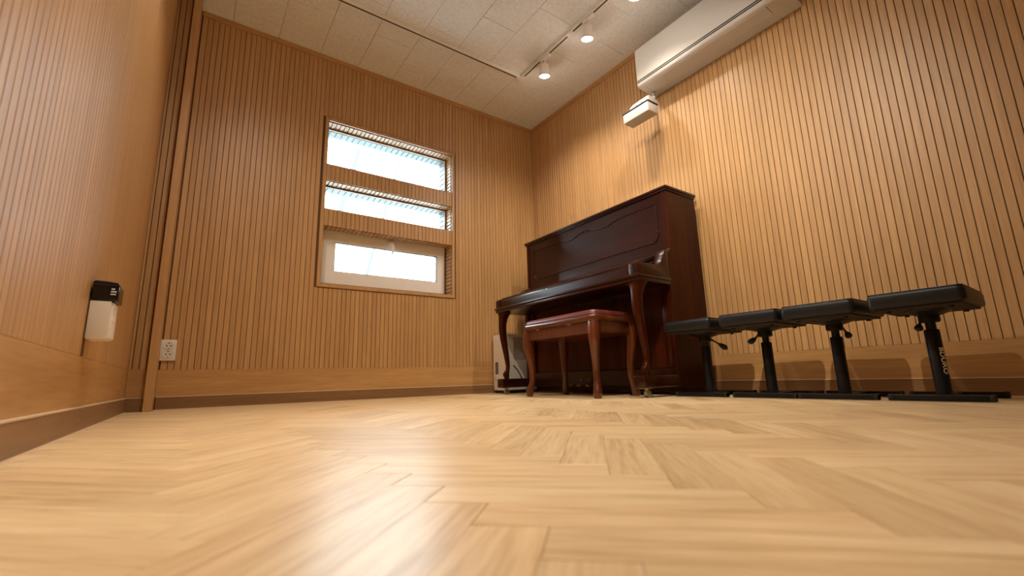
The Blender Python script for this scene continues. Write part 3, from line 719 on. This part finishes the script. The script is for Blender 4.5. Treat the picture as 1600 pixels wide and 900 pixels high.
def lamp_shape(x, y, lab, grp, along='y', off=(.015, .03), aim=(.12, .2, -1), power=1.0, cone=134):
    """track adapter, short arm and a round head whose lens is at z = 2.355, turned along aim"""
    t = thing('track_spotlight', (x, y, TZ), lab, 'spotlight', grp)
    bm = bmesh.new()
    if along == 'y': box(bm, x-.014, x+.014, y-.05, y+.05, TZ-.020, TZ, .003, 2)
    else: box(bm, x-.05, x+.05, y-.014, y+.014, TZ-.020, TZ, .003, 2)
    obj('adapter', bm, M['trackw'], t, True)
    d = Vector(aim).normalized(); top = Vector((x+off[0], y+off[1], TZ-.034)); L = (top.z-2.355)/-d.z if d.z < -.5 else .11
    bm = bmesh.new(); tube(bm, [(x, y, TZ-.018), tuple(top+d*.01)], .007, 10); obj('stem', bm, M['trackw'], t, True)
    q = Vector((0, 0, -1)).rotation_difference(d).to_matrix().to_4x4(); mt = Matrix.Translation(top) @ q
    bm = bmesh.new(); lathe(bm, [(.001, 0), (.024, 0), (.034, -.006), (.040, -L), (.037, -L), (.035, -L+.010), (.001, -L+.010)], 0, 0, 28)
    bmesh.ops.transform(bm, matrix=mt, verts=bm.verts); obj('shade', bm, M['trackw'], t, True)
    bm = bmesh.new(); lathe(bm, [(.001, -L-.012), (.016, -L-.010), (.029, -L-.004), (.036, -L+.004), (.035, -L+.007), (.001, -L+.007)], 0, 0, 24)
    bmesh.ops.transform(bm, matrix=mt, verts=bm.verts); obj('lens', bm, M['lens'], t, True)
    ld = bpy.data.lights.new('spot_glow', 'SPOT'); ld.energy = LAMP_W*4*power; ld.color = LAMP_COL; ld.shadow_soft_size = .022; ld.spot_size = math.radians(cone); ld.spot_blend = 1.0
    lo = bpy.data.objects.new('spot_glow', ld); C.objects.link(lo); lo.parent = t; lo.location = top+d*(L+.014)-Vector((x, y, TZ)); lo.rotation_euler = q.to_euler()
    pd = bpy.data.lights.new('dome_glow', 'POINT'); pd.energy = LAMP_W*.028; pd.color = LAMP_COL; pd.shadow_soft_size = .016
    po = bpy.data.objects.new('dome_glow', pd); C.objects.link(po); po.parent = t; po.location = top+d*(L+.032)-Vector((x, y, TZ))
    return t
names = ['spotlight on the ceiling track nearest the room corner', 'second ceiling spotlight from the room corner', 'third ceiling spotlight, cut by the top edge beside the air conditioner']
for (y_, l_) in zip((2.262, 1.805, 1.395), names): lamp_shape(TKX, y_, 'small white round '+l_, 'lit spotlights on the ceiling track', power=.42, cone=124)
for x_, y_, al, l_, aim_, pw, cn in ((TXL, 2.05, 'y', 'over the left wall, by the back', (.2, .1, -1), .50, 134), (TXL, 1.45, 'y', 'over the left wall, nearer', (.5, .1, -1), .50, 134),
        (.66, TYN, 'x', 'overhead near the camera, turned to the right wall', (1.7, .9, -1.6), 1.45, 82), (.36, TYN, 'x', 'overhead near the camera, added to brighten the floor', (.0, .15, -1), 1.25, 80)):  # last one: unseen lamp, added to brighten the near floor
    lamp_shape(x_, y_, 'white round track spotlight outside the view, '+l_, 'lit spotlights on the ceiling track', al, (0, 0), aim_, pw, cn)

# ------------------------------------------------------------------ left wall: white box with black box on top
wb = thing('white_wall_box', (XL, 1.82, .264), 'small white box fixed low on the left wall below the glossy black one', 'box')
bm = bmesh.new(); box(bm, XL+.003, -.2115, 1.770, 1.875, .264, .376, .003, 2); obj('case', bm, M['white'], wb, True)
bm = bmesh.new(); box(bm, -.2125, -.2070, 1.778, 1.868, .268, .373, .002, 2); cv = obj('side_cover', bm, M['pvc'], wb, True)
for zz_ in (.285, .322, .350):
    bm = bmesh.new(); box(bm, -.2075, -.2055, 1.80, 1.85, zz_-.006, zz_+.006, .0008); obj('key', bm, M['pvc'], cv, True)
bm = bmesh.new(); box(bm, XL-.004, XL+.004, 1.776, 1.790, .214, .385); obj('dark_strip', bm, M['backing'], wb)  # dark strip stands for the panel slit and the shaded gap beside the box
bb = thing('black_wall_box', (XL, 1.82, .376), 'glossy black box with pale print sitting on top of the small white wall box', 'box')
bm = bmesh.new()
prism(bm, [(XL+.004, .377), (-.200, .377), (-.1985, .381), (-.1985, .425), (-.204, .4325), (-.225, .4355), (-.255, .4365), (XL+.004, .432)], 1.769, 1.872, 'y', .003, 2); obj('case', bm, M['blackplastic'], bb, True)
bm = bmesh.new(); box(bm, XL+.006, -.1975, 1.7665, 1.80, .4225, .4245, .0006); obj('lid_line', bm, M['blackmatte'], bb)
bm = bmesh.new()
for zz_, xa, xb in ((.4125, -.2160, -.2075), (.4045, -.2165, -.2030), (.3965, -.2170, -.2040)):
    n_ = 4 if xb-xa > .009 else 3
    for q in range(n_): box(bm, xa+(xb-xa)*q/n_, xa+(xb-xa)*(q+.82)/n_, 1.7682, 1.7700, zz_-.0019, zz_+.0019)
obj('printed_lines', bm, M['text'], bb, label='pale printed lines')

# ------------------------------------------------------------------ double wall socket
sk = thing('wall_socket', (-.113, YB, .32), 'white double power socket low on the slatted back wall by the post', 'socket')
bm = bmesh.new(); box(bm, -.149, -.077, YB-.011, YB+.001, .263, .379, .003, 2); pl_ = obj('plate', bm, M['white'], sk, True)
for zz_ in (.345, .298):
    bm = bmesh.new(); lathe(bm, [(.0195, 0), (.0215, 0), (.0215, .0025), (.0195, .0025), (.0185, .0005)], 0, 0, 24)
    lathe(bm, [(.001, .0), (.0190, .0), (.0190, .0008), (.001, .0008)], 0, 0, 24)
    bmesh.ops.rotate(bm, cent=(0, 0, 0), matrix=Matrix.Rotation(PI/2, 3, 'X'), verts=bm.verts); bmesh.ops.translate(bm, vec=(-.112, YB-.011, zz_), verts=bm.verts)
    s_ = obj('outlet', bm, M['white'], sk, True)
    bm = bmesh.new()
    for dx, dz in ((-.009, 0), (.009, 0)):
        tube(bm, [(-.112+dx, YB-.0125, zz_+dz), (-.112+dx, YB-.0118, zz_+dz)], .0042, 10)
    for dz in (.0145, -.0145): box(bm, -.116, -.108, YB-.0128, YB-.0118, zz_+dz-.002, zz_+dz+.002)
    obj('pin_hole', bm, M['grey'], s_)

# ------------------------------------------------------------------ poles outside the window
pole((1.78, 6.4, 3.55), (.982, 6.97, -.3), .05, 'wide pale blue slanted pole outside, left in the upper window')
pole((2.55, 6.6, 3.9), (1.666, 7.042, -.3), .028, 'thin pale blue slanted pole outside, right in the upper window')
bm = bmesh.new(); box(bm, -6, 10, YB+.3, 20, -.4, -.3); struct(obj('ground_outside', bm, M['concrete']))
